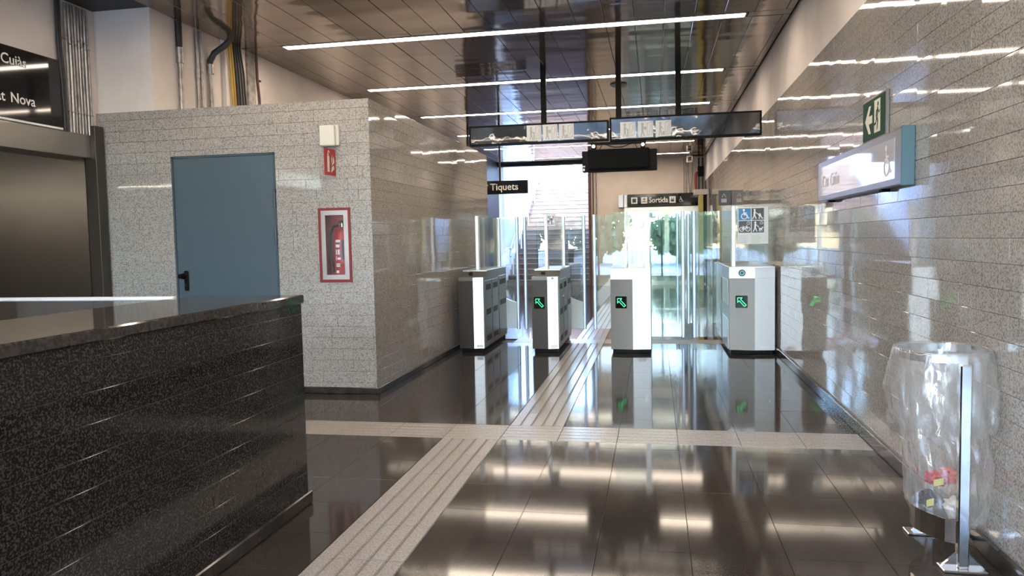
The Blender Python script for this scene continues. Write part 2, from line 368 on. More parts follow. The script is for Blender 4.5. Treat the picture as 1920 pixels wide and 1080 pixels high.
wps = struct('wall_side', MB().box(XB-.2, XB-.022, YP+.2, YB1, 0, ZP-.01).box(XP, XB-.2, YB1-.2, YB1, 0, ZP-.01).box(XP, XB-.03, YP+.03, YB1, ZP-.01, ZP), 'joint', 'warm brown polished stone side wall leading to the gates')
tiles('wall_tile', wps, 'x+', XB, YP+.002, YB1, 0, ZP, TW, RT, 'stone', tilt=.0032)
struct('baseboard_front', MB().bbox(XL, XB+.02, YP-.02, YP-.001, .001, .06, .005), 'skirt', 'dark skirting below the pale stone wall')
struct('baseboard_side', MB().bbox(XB+.001, XB+.022, YP, YB1, .001, .06, .005), 'skirt', 'dark skirting below the brown stone wall')
# upper plaster walls --------------------------------------------------
struct('wall_upper_front', MB().box(XL-.2, XP-.05, YP+.03, YP+.25, ZP, ZC+.2), 'plaster', 'white plaster wall above the pale stone wall')
struct('wall_upper_side', MB().box(XP-.25, XP-.05, YP+.25, 7.72, ZP-.2, ZC+.2).box(XP-.25, XP, 7.72, 18.6, 0, ZC+.2), 'plaster', 'plaster wall behind the pipes under the ceiling')
wlf = struct('wall_left_far', MB().box(XP-.25, XP+.06, 18.6, YF, 0, ZC+.2), 'brown_metal', 'dark brown panelled wall beside the stairs opening')
# left wall and side passage ---------------------------------------------
struct('wall_left', MB().box(XL-.25, XL, YBACK, YP+.2, 2.44, ZC+.2).box(XL-.25, XL, YBACK, 1.6, 0, 2.43), 'plaster', 'white plaster wall above the steel lintel')
struct('trim_1', MB().bbox(XL-.26, XL+.04, 1.6, 6.36, 2.225, 2.44, .004), 'steel_wall', 'steel lintel over the side passage')
struct('trim_2', MB().bbox(XL-.04, XL+.09, 6.36, 6.478, 0, 2.53, .004), 'steel_dark', 'steel jamb at the corner of the side passage')
struct('wall_passage', MB().box(-11, XL-.03, 6.36, 6.5, 0, 2.6), 'steel_wall', 'brushed stainless steel panel closing the side passage')
struct('wall_passage_far', MB().box(-11.2, -11, 1.4, 6.5, 0, 2.6).box(-11, XL-.25, 1.4, 1.6, 0, 2.6), 'brown_metal')
struct('ceiling_passage', MB().box(-11.2, XL-.25, 1.4, 6.5, 2.33, 2.5), 'plaster')
# far end -------------------------------------------------------------
XO = -1.82
LX0, LX1, LZ = -.86, 1.22, 2.23
far = MB().box(XO, LX0, YF, YF+.25, 0, ZC+.2).box(LX0, LX1, YF, YF+.25, LZ, ZC+.2).box(LX1, XR+.3, YF, YF+.25, 0, ZC+.2)
struct('wall_far', far, 'plaster_cream', 'cream plaster far wall around the lift')
struct('trim_3', MB().bbox(XP, XO+.03, YF-.15, YF+.1, ZC-.08, ZC+.1, .01), 'dark', 'dark beam over the stairs opening')
struct('trim_4', MB().bbox(XO-.07, XO+.01, YF-.08, YF+.2, 0, ZC-.08, .008), 'pipe_brown', 'dark steel post at the edge of the stairs opening')
# ceiling ---------------------------------------------------------------
ce = struct('ceiling', MB().box(XL-.2, XR+.2, YBACK, YP+.2, ZC+.03, ZC+.3).box(XP-.1, XR+.2, YP+.2, YF+.25, ZC+.03, ZC+.3), 'dark', 'glossy brown metal plank ceiling')
LY = [8.13+2.555*k for k in range(-5, 6)]
bays = [(YBACK, LY[0]-.085)]+[(LY[i]+.085, LY[i+1]-.085) for i in range(len(LY)-1)]+[(LY[-1]+.085, YF-.15)]
SX0, SX1 = -4.09, .912
PW = .297
rc = random.Random(3)
def plank(x0, x1, y0, y1):
    w, l = x1-x0-.004, y1-y0-.004; k = ('plank', round(w, 3), round(l, 3))
    if k not in TILE_ME:
        mb = MB(); mb.bbox(-w/2, w/2, -l/2, l/2, 0, .018, .003); o = mb.build('ceiling_plank', 'ceil_panel', ce); TILE_ME[k] = o.data; bpy.data.objects.remove(o)
    o = bpy.data.objects.new('ceiling_plank', TILE_ME[k]); COL.objects.link(o); o.parent = ce; o.location = ((x0+x1)/2, (y0+y1)/2, ZC)
    o.rotation_euler = (rc.gauss(0, .0012), rc.gauss(0, .004), 0)
for (a, b) in bays:
    x = SX1+.085-PW*14-PW*9
    while x < XR-.02:
        x1 = min(x+PW, XR-.012); lo = (XL if a < YP-1 else XP)+.01
        if x1 > lo+.03: plank(max(x, lo), x1, a, min(b, YF))
        x += PW
for y in LY:
    plank(SX1+.03, XR-.012, y-.083, y+.083); plank((XL if y < YP else XP)+.01, SX0-.03, y-.083, y+.083)
names = ['nearest', 'second nearest', 'third nearest', 'fourth', 'fifth', 'farthest']
for i, y in enumerate(LY):
    lab = ('%s of the long white ceiling light strips in view' % names[i-5]) if i >= 5 else ['long ceiling light strip above the entrance', 'long ceiling light strip near the entrance', 'long ceiling light strip just behind the camera', 'long ceiling light strip right above the camera', 'long ceiling light strip just above the frame'][i]
    t = thing('ceiling_light', (-1.6, y, ZC), lab, 'ceiling light', 'long light strips in the plank ceiling')
    MB().box(SX0-.02, SX1+.02, y-.082, y-.068, ZC-.006, ZC+.03).box(SX0-.02, SX1+.02, y+.068, y+.082, ZC-.006, ZC+.03).box(SX0-.02, SX0, y-.068, y+.068, ZC-.006, ZC+.03).box(SX1, SX1+.02, y-.068, y+.068, ZC-.006, ZC+.03).build('housing', 'grey_frame', t)
    MB().box(SX0, SX1, y-.068, y+.068, ZC-.003, ZC+.02).build('diffuser', 'lamp', t)
t = thing('passage_light', (-8, 2.5, 2.33), 'light strip under the ceiling of the steel side passage', 'ceiling light')
MB().bbox(-10.8, -5.7, 2.40, 2.60, 2.31, 2.329, .003).build('housing', 'grey_frame', t); MB().box(-10.75, -5.75, 2.43, 2.57, 2.30, 2.312).build('diffuser', 'lamp_soft', t)
# back (behind the camera): glazed entrance ---------------------------------
struct('wall_back', MB().box(XL-.2, -4.2, YBACK-.2, YBACK, 0, ZC+.2).box(-4.2, XR+.2, YBACK-.2, YBACK, 3.35, ZC+.2), 'plaster')
w1 = struct('window_1', MB().box(-4.2, XR, YBACK-.12, YBACK-.06, 0, .06).box(-4.2, XR, YBACK-.12, YBACK-.06, 3.29, 3.35).box(-4.2, XR, YBACK-.12, YBACK-.06, 2.3, 2.36), 'grey_frame', 'glazed entrance front behind the camera')
for k in range(6): MB().box(-4.2+k*1.1, -4.14+k*1.1, YBACK-.12, YBACK-.06, .06, 3.29).build('window_frame', 'grey_frame', w1)
MB().box(-4.2, XR, YBACK-.095, YBACK-.085, .06, 3.29).build('pane', 'glass_thin', w1)
struct('ground', MB().box(-60, 60, -70, YBACK, -.3, -.03), 'paving', 'sunlit paving outside')
def tree(x, y, h, r, m, label, lo=1.2):
    t = thing('tree', (x, y, -.03), label, 'tree', 'trees outside the entrance'); rg = random.Random(int(x*10)+50)
    MB().tube([(x, y, -.03), (x+.1, y, h*.4), (x, y+.1, h*.7)], [.16, .12, .06], 8).build('trunk', 'bark', t)
    mb = MB()
    for i in range(1700):
        d = Vector((rg.gauss(0, 1), rg.gauss(0, 1), rg.gauss(0, 1))).normalized()*r*rg.random()**.4
        c = Vector((x, y, lo+(h-lo)/2))+Vector((d.x, d.y, d.z/r*(h-lo)/2)); s = rg.uniform(.08, .2)
        e = Euler((rg.uniform(0, 6), rg.uniform(0, 6), rg.uniform(0, 6))).to_matrix()
        mb.add([c+e @ Vector(q)*s for q in ((-1, -.6, 0), (1, -.6, 0), (1, .6, .2), (-1, .6, .2))], [(0, 1, 2, 3)])
    mb.build('foliage', m, t)
for i, (x, y, h, r, m) in enumerate([(-7.5, -19, 3.4, 2.0, 'leaf'), (-3.0, -21, 3.6, 1.9, 'leaf2'), (1.2, -20, 3.0, 1.9, 'leaf'), (5.4, -21, 4.2, 2.0, 'leaf2'), (9.8, -19, 5, 2.2, 'leaf')]):
    tree(x, y, h, r, m, ['low dark green tree outside the entrance, farthest right when facing it', 'pale green bushy tree outside, opposite the tactile path', 'dark green round tree outside, straight behind the camera', 'taller pale green tree outside, left of the round one', 'tallest dark green tree outside the entrance'][i], .4)
# stairs outside ------------------------------------------------------------
st = thing('staircase', (-3.1, YF, 0), 'long flight of brown stone stairs climbing to daylight', 'stairs')
NS = 25
for i in range(NS):
    y0 = YF+.35+i*.3; z1 = .155*(i+1)
    MB().bbox(-4.42, XO, y0-.02, y0+.34, z1-.045, z1, .006).build('tread', 'stair', st)
    MB().box(-4.42, XO, y0, y0+.3, 0 if i < 1 else z1-.155-.05, z1-.045).build('riser', 'stair', st)
MB().box(-4.42, XO, YF+.35+NS*.3, YF+14, .155*NS-.2, .155*NS).build('landing', 'stair', st)
struct('ground_outside', MB().box(-4.45, XO+.1, YF, YF+.6, -.2, -.001), 'floor_tile')
struct('wall_stairs_left', MB().prism([(YF+.25, 0), (YF+.25, 3.9), (YF+14, 6.2), (YF+14, 0)], lambda u, v, w: (w, u, v), -4.75, -4.44), 'white_wall', 'white wall beside the stairs')
struct('wall_stairs_right', MB().prism([(YF+.25, 0), (YF+.25, 4.2), (YF+14, 6.2), (YF+14, 0)], lambda u, v, w: (w, u, v), XO+.001, XO+.3), 'white_wall', 'right wall of the stairwell')
hr = thing('handrail', (-4.3, YF+.5, 0), 'white double handrail climbing along the stairs wall', 'handrail')
for dz in (.72, .95): MB().tube([(-4.3, YF+.4, .155+dz), (-4.3, YF+.35+11*.3, .155*12+dz), (-4.3, YF+.35+12.5*.3, .155*12+dz), (-4.3, YF+.35+(NS)*.3, .155*(NS-1)+dz)], .028, 8).build('rail', 'white_paint', hr)
for i in (1, 6, 11, 16, 21): MB().tube([(-4.3, YF+.5+i*.3, .155*(i+1)), (-4.3, YF+.5+i*.3, .155*(i+1)+.98)], .022, 8).build('baluster', 'white_paint', hr)
# ================================================================== COUNTER
ct = thing('counter', (-2.1, 2.4, 0), 'black speckled granite counter with brown polished top in the foreground', 'counter')
CX1, CX0, CY0, CY1, CZ = -1.824, -2.43, .9, 3.69, 1.115
MB().box(CX0, CX1-.02, CY0, CY1-.02, 0, CZ-.045).build('body', 'grout', ct)
cf = MB().box(CX1-.03, CX1-.0022, CY0, CY1-.021, .07, CZ-.05).build('face_backing', 'granite_joint', ct)
tiles('granite_tile', ct, 'x+', CX1, CY0, CY1, .07, CZ-.045, TW, .105, 'granite', tilt=.0012, depth=.018, gap=.002)
ce_ = MB().box(CX0, CX1-.02, CY1-.021, CY1-.02, .07, CZ-.05).build('end_panel', 'granite', ct)
MB().bbox(CX0-.01, CX1+.012, CY0, CY1+.012, CZ-.045, CZ, .006).build('countertop', 'coping', ct)
MB().bbox(CX0, CX1+.018, CY0, CY1+.018, .001, .07, .006).build('plinth', 'skirt', ct)
gb = thing('glass_balustrade', (-3.3, 3.53, 0), 'clear glass balustrade with pale top rail joining the counter', 'balustrade')
MB().box(-5.2, CX0-.015, 3.522, 3.534, .02, CZ-.012).build('pane', 'glass_thin', gb)
MB().bbox(-5.2, CX0-.015, 3.512, 3.544, CZ-.012, CZ+.008, .004).build('top_rail', 'alu', gb)
MB().bbox(-5.2, CX0-.015, 3.505, 3.55, .001, .06, .004).build('base_rail', 'steel', gb)
# ================================================================== DOOR, FIRE POINT
d1 = struct('door_1', MB().bbox(DX0, DX1, YP+.004, YP+.05, .01, DZ1, .003), 'door_blue', 'blue-grey metal door in the pale stone wall')
MB().box(DX0-.018, DX0-.002, YP+.0, YP+.06, 0, DZ1+.018).box(DX1+.002, DX1+.018, YP, YP+.06, 0, DZ1+.018).box(DX0-.018, DX1+.018, YP, YP+.06, DZ1+.002, DZ1+.018).build('door_frame', 'door_edge', d1)
hz = MB().bbox(DX0+.065, DX0+.115, YP-.012, YP+.004, .96, 1.15, .008).build('door_handle', 'black_matte', d1)
MB().tube([(DX0+.09, YP-.01, 1.10), (DX0+.09, YP-.05, 1.10)], .012, 8).tube([(DX0+.09, YP-.05, 1.10), (DX0+.045, YP-.055, 1.10)], [.028, .02], 12).build('knob', 'black_matte', hz)
MB().tube([(DX0+.09, YP-.012, 1.015), (DX0+.09, YP-.02, 1.015)], .012, 12).build('lock_cylinder', 'chrome', hz)
for z in (1.72, 1.38, .5): MB().tube([(DX1+.008, YP-.012, z), (DX1+.008, YP-.012, z+.17)], .013, 10).build('hinge', 'door_edge', d1)
fc = thing('fire_cabinet', (-2.857, YP, EZ0), 'red fire extinguisher cabinet with chrome rim set into the stone wall', 'fire cabinet')
MB().box(EX0, EX1, YP+.19, YP+.2, EZ0, EZ1).box(EX0, EX0+.012, YP, YP+.19, EZ0, EZ1).box(EX1-.012, EX1, YP, YP+.19, EZ0, EZ1).box(EX0, EX1, YP, YP+.19, EZ0, EZ0+.02).box(EX0, EX1, YP, YP+.19, EZ1-.02, EZ1).build('casing', 'red', fc)
def frame(mb, x0, x1, z0, z1, y0, y1, w): return mb.box(x0, x1, y0, y1, z0, z0+w).box(x0, x1, y0, y1, z1-w, z1).box(x0, x0+w, y0, y1, z0+w, z1-w).box(x1-w, x1, y0, y1, z0+w, z1-w)
frame(MB(), EX0-.012, EX1+.012, EZ0-.015, EZ1+.012, YP-.012, YP+.004, .022).build('outer_rim', 'red_dark', fc)
frame(MB(), EX0+.012, EX1-.012, EZ0+.012, EZ1-.012, YP-.008, YP+.006, .042).build('inner_rim', 'chrome', fc)
MB().box(EX0+.05, EX1-.05, YP+.001, YP+.003, EZ0+.05, EZ1-.05).build('pane', 'glass_thin', fc)
fx, fy, fz = -2.83, YP+.105, EZ0+.022
fe = thing('fire_extinguisher', (fx, fy, fz), 'red fire extinguisher with black hose inside the wall cabinet', 'fire extinguisher')
MB().lathe([(0, 0), (.07, 0), (.075, .01), (.075, .36), (.066, .40), (.04, .43), (.022, .445), (.022, .47), (0, .47)], (fx, fy, fz), 28).build('cylinder', 'red', fe)
MB().tube([(fx, fy, fz+.46), (fx, fy, fz+.5)], .02, 12).build('valve', 'chrome', fe)
MB().bbox(fx-.03, fx+.06, fy-.02, fy+.02, fz+.5, fz+.525, .006).bbox(fx-.02, fx+.05, fy-.015, fy+.015, fz+.475, fz+.488, .004).build('lever', 'black_matte', fe)
MB().tube([(fx-.02, fy-.03, fz+.48), (fx-.07, fy-.04, fz+.47), (fx-.1, fy-.04, fz+.4), (fx-.1, fy-.045, fz+.2), (fx-.07, fy-.06, fz+.06)], .012, 8).build('hose', 'black_matte', fe)
def wrap(u, v): a = -math.pi/2+(u-.5)*1.7; return (fx+.0765*math.cos(a), fy+.0765*math.sin(a), fz+.03+v*.33)
lb = MB()
def wq(u0, u1, v0, v1, mb, n=6):
    for k in range(n):
        a, b = u0+(u1-u0)*k/n, u0+(u1-u0)*(k+1)/n; mb.add([wrap(a, v0), wrap(b, v0), wrap(b, v1), wrap(a, v1)], [(0, 1, 2, 3)])
for (u0, u1, v0, v1) in [(.15, .55, .9, .97), (.15, .5, .76, .84), (.15, .28, .56, .7), (.34, .5, .56, .7), (.15, .24, .4, .52), (.3, .55, .42, .48), (.15, .5, .22, .27), (.15, .5, .28, .32), (.15, .4, .05, .12)]: wq(u0, u1, v0, v1, lb, 4)
lb.build('label_print', 'white_print', fe)
l2 = MB(); wq(.62, .82, .42, .95, l2); l2.build('label_panel', 'sign_navy', fe)
ab = thing('alarm_box', (-2.865, YP-.04, 2.25), 'cream plastic junction box above the red fire sign', 'junction box')
MB().bbox(-2.945, -2.80, YP-.075, YP-.035, 2.25, 2.435, .012, 2).build('cover', 'cream_box', ab)
MB().bbox(-2.935, -2.775, YP-.035, YP, 2.255, 2.44, .006).build('back_box', 'cream_box', ab)
fs = thing('fire_sign', (-2.83, YP-.1, 1.985), 'red fire extinguisher sign standing out from the pale wall', 'sign')
o_, u_, w_ = Vector((-2.838, YP-.212, 1.985)), Vector((.012, .208, 0)), Vector((0, 0, .235))
MB().add([o_, o_+u_, o_+u_+w_, o_+w_, o_+Vector((-.005, .0005, 0)), o_+u_+Vector((-.005, .0005, 0)), o_+u_+w_+Vector((-.005, .0005, 0)), o_+w_+Vector((-.005, .0005, 0))], [(0, 1, 2, 3), (7, 6, 5, 4), (0, 4, 5, 1), (1, 5, 6, 2), (2, 6, 7, 3), (3, 7, 4, 0)]).build('plate', 'red', fs)
flat('pictogram', [rect(.22, .12, .42, .72), [(.24, .74), (.40, .74), (.36, .82), (.28, .82)]]+pline([(.3, .84), (.38, .92), (.44, .86)], .05)+[[(.55, .1), (.85, .25), (.8, .4), (.6, .3)], [(.6, .35), (.88, .5), (.82, .75), (.7, .55)], [(.55, .45), (.7, .62), (.66, .8)]], 'lum', fs, o_, u_, w_, .002)
# ================================================================== LEFT WALL: SIGN, CONDUITS
sg = thing('direction_sign', (XL, 4.9, 2.46), 'glossy black direction sign with white lettering on the left wall', 'sign')
MB().bbox(XL+.002, XL+.04, 3.6, 6.03, 2.465, 3.06, .004).build('panel', 'black_gloss', sg)
MB().bbox(XL+.002, XL+.045, 3.6, 6.03, 2.445, 2.463, .002).build('lower_ledge', 'white_paint', sg)
text('lettering', 'Can', .118, 'white_print', sg, (XL+.041, 5.345, 2.91), (0, 1, 0), (0, 0, 1), align='RIGHT')
text('lettering', 'Cuiàs', .118, 'white_print', sg, (XL+.041, 5.66, 2.91), (0, 1, 0), (0, 0, 1), align='RIGHT')
text('lettering', 'Ciutat', .118, 'white_print', sg, (XL+.041, 5.42, 2.60), (0, 1, 0), (0, 0, 1), align='RIGHT')
text('lettering', 'Nova', .118, 'white_print', sg, (XL+.041, 5.73, 2.60), (0, 1, 0), (0, 0, 1), align='RIGHT')
ords = ['first', 'second', 'third', 'fourth', 'fifth', 'sixth', 'seventh', 'eighth']
for k in range(2):
    yy = 6.055+k*.03
    tag(MB().tube([(XL+.03, yy-.02, 3.6), (XL+.03, yy-.02, 3.2), (XL+.03, yy, 2.9), (XL+.03, yy+.012, 2.44)], .014, 8).build('cable', 'pipe_black', base=(XL+.03, yy, 2.44)), 'thick black cable beside the black sign, %s' % ('nearer the sign' if k == 0 else 'nearer the conduits'), 'cable', 'black cables by the sign')
for k in range(8):
    yy = 6.13+k*.038; t = thing('conduit', (XL+.03, yy, 2.44), '%s vertical steel conduit counted from the black sign' % ords[k], 'conduit', 'steel conduits on the left wall'); rr = [.0105, .012, .010, .0125, .010, .011, .0115, .0105][k]
    MB().tube([(XL+.036, yy, 3.6), (XL+.036, yy+.004*math.sin(k), 3.0), (XL+.036, yy, 2.44)], rr, 10).build('pipe', ['pipe', 'steel', 'pipe', 'pipe', 'steel', 'pipe', 'steel', 'pipe'][k], t)
    for z in (3.28-.05*(k % 2), 2.62): MB().bbox(XL+.001, XL+.05, yy-.015, yy+.015, z, z+.014, .003).build('clamp', 'steel', t)
# pipes above the pale wall
def ppipe(y, r, label, x=XP-.0, black=0, bend=False):
    t = thing('ceiling_pipe', (x, y, ZP), label, 'pipe')
    if bend:
        MB().tube([(x, y, ZP-.1), (x, y, 3.28)], r, 12).build('pipe', 'pipe', t)
        MB().tube([(x, y, 3.26), (x, y, 3.33), (x+.04, y+.02, 3.42), (x+.15, y+.05, 3.50), (x+.21, y+.06, 3.56), (x+.22, y+.06, 3.62)], r*1.5, 12).build('flexible_end', 'pipe_black', t)
        MB().tube([(x, y, 3.2), (x, y, 3.3)], r*1.7, 12).build('coupling', 'pipe', t)
    else:
        MB().tube([(x, y, ZP-.1), (x, y, ZC+.01 if not black else 3.3)], r, 12).build('pipe', 'pipe', t)
        if black: MB().tube([(x, y, 3.34), (x, y, ZC+.01)], r*1.35, 12).build('flexible_end', 'pipe_black', t)
        MB().tube([(x, y, 3.2 if black else 3.12), (x, y, 3.35 if black else 3.2)], r*1.5, 12).build('coupling', 'pipe', t)
XW = XP-.05
ppipe(6.93, .024, 'leftmost steel pipe with black top end above the pale wall', XW+.03, 1)
ppipe(7.24, .015, 'thin steel pipe, left one of a close pair above the pale wall', XW+.02)
ppipe(7.31, .013, 'thin steel pipe, right one of a close pair above the pale wall', XW+.02)
ppipe(7.46, .022, 'steel pipe bending through a black elbow into the ceiling', XW+.03, 0, True)
for k, (m, lab) in enumerate([('cable_yellow', 'yellow cable nearest the pale corner'), ('cable_yellow', 'yellow cable beside the black cables'), ('pipe_black', 'leftmost black cable of the bundle above the wall'), ('pipe_black', 'second black cable of the bundle above the wall'), ('pipe_black', 'third black cable of the bundle above the wall'), ('pipe_black', 'rightmost black cable of the bundle above the wall')]):
    y = 7.80+k*.055
    tag(MB().tube([(XP+.02, y-.03-.01*k, ZC+.01), (XP+.02, y-.01, 3.3), (XP+.02, y+.03, ZP-.1)], .012+.004*(k == 2), 8).build('cable', m, base=(XP+.02, y, ZP)), lab, 'cable', 'cable bundle above the pale wall')
tag(MB().bbox(XP+.001, XP+.03, 8.14, 8.3, ZP-.1, ZC, .003).build('cable_tray', 'pipe', base=(XP, 8.2, ZP)), 'grey metal cable cover strip beside the cable bundle', 'cable tray')
t = thing('thin_pipe', (XP+.02, 8.40, ZP), 'thin dark brown pipe right of the cable bundle', 'pipe')
MB().tube([(XP+.02, 8.36, ZC+.01), (XP+.02, 8.37, 3.3), (XP+.02, 8.40, 3.1), (XP+.02, 8.43, ZP-.1)], .014, 8).build('pipe', 'pipe_brown', t)
for z in (3.3, 2.8): MB().bbox(XP+.001, XP+.04, 8.38, 8.42, z, z+.02, .003).build('clamp', 'pipe_brown', t)
# ================================================================== TICKET GATES
ORANGE = None
def post(mb, x, y, z0, z1, w=.022, d=.03): return mb.bbox(x-w, x+w, y-d, y+d, z0, z1, .006)
ARROW = pline([(.18, .82), (.55, .82)], .05)+pline([(.18, .82), (.18, .45)], .05)+pline([(.55, .82), (.43, .69), (.88, .24)], .05)+pline([(.18, .45), (.31, .58), (.74, .13)], .05)+pline([(.88, .24), (.74, .13)], .05)
def gate(label, x0, xm, x1, stepped, arrow, zt, yr, wide=False):
    g = thing('ticket_gate', ((x0+x1)/2, 9.8, 0), label, 'ticket gate', 'steel ticket gates across the hall'); y0 = 9.045
    zc = .885
    MB().bbox(x0+.02, x1-.02, y0+.06, yr-.03, .0, .06, .004).build('plinth', 'black_matte', g)
    if stepped: prof = [(y0+.05, .05), (y0+.05, .925), (y0+.19, .925), (y0+.26, .99), (yr, 1.005), (yr, .05)]
    else: prof = [(y0+.05, .05), (y0+.05, zt), (yr, zt), (yr, .05)]
    MB().prism(prof, lambda u, v, w: (w, u, v), x0, x1).build('body', 'steel_side', g)
    fr = [((x0, y0+.05), (x0, y0+.03), (xm, y0), (xm, y0+.05)), ((xm, y0+.05), (xm, y0), (x1, y0+.03), (x1, y0+.05))]
    up = .925 if stepped else zt
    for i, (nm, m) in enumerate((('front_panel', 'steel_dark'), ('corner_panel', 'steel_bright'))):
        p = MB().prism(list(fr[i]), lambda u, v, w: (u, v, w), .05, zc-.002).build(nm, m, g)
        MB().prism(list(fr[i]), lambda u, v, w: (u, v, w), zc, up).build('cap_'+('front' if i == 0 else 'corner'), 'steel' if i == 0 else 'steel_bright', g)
        if i: MB().bbox((xm+x1)/2-.05, (xm+x1)/2+.05, y0+.008, y0+.022, .06, .095, .002).build('plate', 'white_print', p)
    MB().bbox(x0-.003, x1+.003, y0+(.26 if stepped else .03), yr+.003, (.99 if stepped else zt)-.0, (.99 if stepped else zt)+.018, .004).build('top_plate', 'steel', g)
    if arrow:
        ux = Vector((xm-x0, -.03, 0)).normalized(); c = Vector(((x0+xm)/2, y0+.015, .612))-ux*.005; a = c-ux*.068-Vector((0, 0, .072))
        scr = flat('arrow_display', [[(0.06, 0), (.94, 0), (1, .06), (1, .94), (.94, 1), (.06, 1), (0, .94), (0, .06)]], 'black_gloss', g, a, ux*.136, (0, 0, .144), .003)
        flat('arrow', ARROW, 'led', scr, a, ux*.136, (0, 0, .144), .005)
    if stepped:
        MB().tube([((x0+xm)/2+.02, y0+.2, .958), ((x0+xm)/2+.02, y0+.225, .965)], .028, 16).build('card_reader', 'black_gloss', g)
        MB().tube([((xm+x1)/2, y0+.02, .905), ((xm+x1)/2, y0+.008, .905)], .014, 12).build('lock', 'chrome', g)
        for (a, b, r) in ((y0+.1, y0+.5, 0), (y0+.52, y0+.92, 0), (y0+.95, yr-.03, 1)):
            p = MB().bbox(x1-.001, x1+.008, a, b, .1, .88 if not r else .9, .003).build('side_door', 'steel_side', g)
            for z in ((.76, .45, .12) if not r else (.78, .5)): MB().box(x1+.008, x1+.0095, a+.06, b-.06, z, z+.07).build('vent', 'dark', p)
            MB().tube([(x1+.007, b-.03, .66), (x1+.014, b-.03, .66)], .012, 10).build('lock', 'chrome', p)
    else:
        MB().tube([(x1-.06, y0+.012, .53), (x1-.06, y0+.0, .53)], .013, 12).build('lock', 'chrome', g)
    return g
def leaf(g, x0, x1, y, z0, edge, frost=False):
    l = MB().box(min(x0, x1), max(x0, x1), y-.006, y+.006, z0, 1.69).build('gate_leaf', 'glass', g)
    MB().bbox(edge-.022, edge+.022, y-.018, y+.018, z0-.01, 1.7, .006).build('edge_profile', 'blue_profile', l)
    MB().bbox(edge-.006, edge+.006, y-.024, y-.017, z0-.01, 1.7, .002).build('edge_strip', 'alu', l)
    if frost:
        s = 1 if x1 > x0 else -1; w = abs(x1-x0)
        MB().prism([(x0, z0), (x1, z0), (x1, .50)]+[(x0+s*w*(1-k/6), .50+.12*(k/6)**1.6) for k in range(1, 7)], lambda u, v, w_: (u, w_, v), y-.009, y+.009).build('frosted_panel', 'frost', l)
YL = 10.5
g1 = gate('leftmost steel ticket gate, against the brown stone wall', -2.39, -2.2, -2.08, True, False, 0, 10.55)
g2 = gate('narrow steel ticket gate with stepped top and green arrow', -1.475, -1.28, -1.155, True, True, 0, 10.45)
g3 = gate('broad steel ticket gate with flat top left of the wide aisle', -.525, -.265, -.055, False, True, 1.0, 10.3)
g4 = gate('rightmost steel ticket gate with teal reader, beside the right wall', .84, 1.12, 1.345, False, True, 1.0, 10.6)
for g, cx, dx in ((g1, -2.21, .06), (g2, -1.33, .09)):
    MB().bbox(cx-.022, cx+.022, 9.36, 9.43, 1.0, 1.69, .006).build('post', 'alu', g); MB().bbox(cx+dx-.022, cx+dx+.022, 10.4, 10.46, 1.0, 1.69, .006).build('post', 'alu', g)
    p = [(cx-.005, 9.43), (cx+.005, 9.43), (cx+dx+.005, 10.4), (cx+dx-.005, 10.4)]
    MB().prism(p, lambda u, v, w: (u, v, w), 1.01, 1.68).build('glass_panel', 'glass', g)
leaf(g1, -2.18, -1.90, YL, .13, -1.90, True)
leaf(g2, -1.475, -1.79, YL, .13, -1.79, False)
leaf(g2, -1.24, -.965, YL, .13, -.965, True)
leaf(g3, -.525, -.82, YL, .13, -.82, False)
MB().box(-.50, -.105, 9.18, 9.19, 1.0, 1.685).build('glass_panel', 'glass', g3); MB().bbox(-.125, -.06, 9.16, 9.21, 1.0, 1.70, .006).build('post', 'alu', g3)
leaf(g3, -.055, .35, 10.0, .085, .35); leaf(g4, .84, .49, 10.0, .085, .49)
leaf(g3, -.055, .32, 11.0, .15, .31); leaf(g4, .84, .46, 11.0, .15, .46)
MB().bbox(-.10, -.055, 10.3, 11.02, .1, 1.0, .006).build('rear_body', 'steel', g3); MB().bbox(.84, .9, 10.6, 11.02, .1, 1.0, .006).build('rear_body', 'steel', g4)
MB().bbox(.875, .92, 9.16, 9.21, 1.0, 1.72, .006).build('post', 'alu', g4); MB().box(.92, 1.30, 9.18, 9.19, 1.0, 1.71).build('glass_panel', 'glass', g4)
rd = MB().tube([(.98, 9.062, .945), (.98, 9.052, .945)], .042, 24).build('card_reader', 'sign_navy', g4)
flat('reader_light', ring(.5, .5, .28, .08), 'led_teal', rd, (.94, 9.05, .905), (.08, 0, 0), (0, 0, .08), .001)
for (z, a, b) in ((.86, 9.2, 9.9), (.4, 9.2, 9.9)): MB().bbox(.832, .841, a, b, z-.36 if z < .5 else z-.3, z, .003).build('side_panel', 'steel', g4)
# notices on the glass
nb = thing('access_notice', (1.1, 9.175, 1.27), 'white notice with four square pictograms stuck on the gate glass', 'notice')
MB().bbox(.945, 1.285, 9.168, 9.176, 1.275, 1.70, .002).build('sheet', 'notice_paper', nb)
for i, (m, pic) in enumerate((('sign_blue', p_wheelchair()), ('sign_navy', p_pram()), ('sign_navy', p_bike()+p_clock()), ('sign_navy', p_dog()+p_clock()))):
    ux0, uz0 = .955+(i % 2)*.145, 1.55-(i//2)*.145
    q = flat('pictogram_square', [rect(0, 0, 1, 1)], m, nb, (ux0, 9.167, uz0), (.136, 0, 0), (0, 0, .136), .001); flat('pictogram', pic, 'white_print', q, (ux0, 9.167, uz0), (.136, 0, 0), (0, 0, .136), .002)
flat('small_print', [rect(.0, .02+k*.11, random.uniform(.3, .44), .05+k*.11) for k in range(8)]+[rect(.52, .02+k*.11, random.uniform(.8, .96), .05+k*.11) for k in range(8)], 'print_grey', nb, (.955, 9.167, 1.285), (.28, 0, 0), (0, 0, .11), .001)
ms = thing('mosaic_notice', (-1.27, 9.347, 1.54), 'small dark-framed notice with a coloured square mosaic on the gate glass', 'notice')
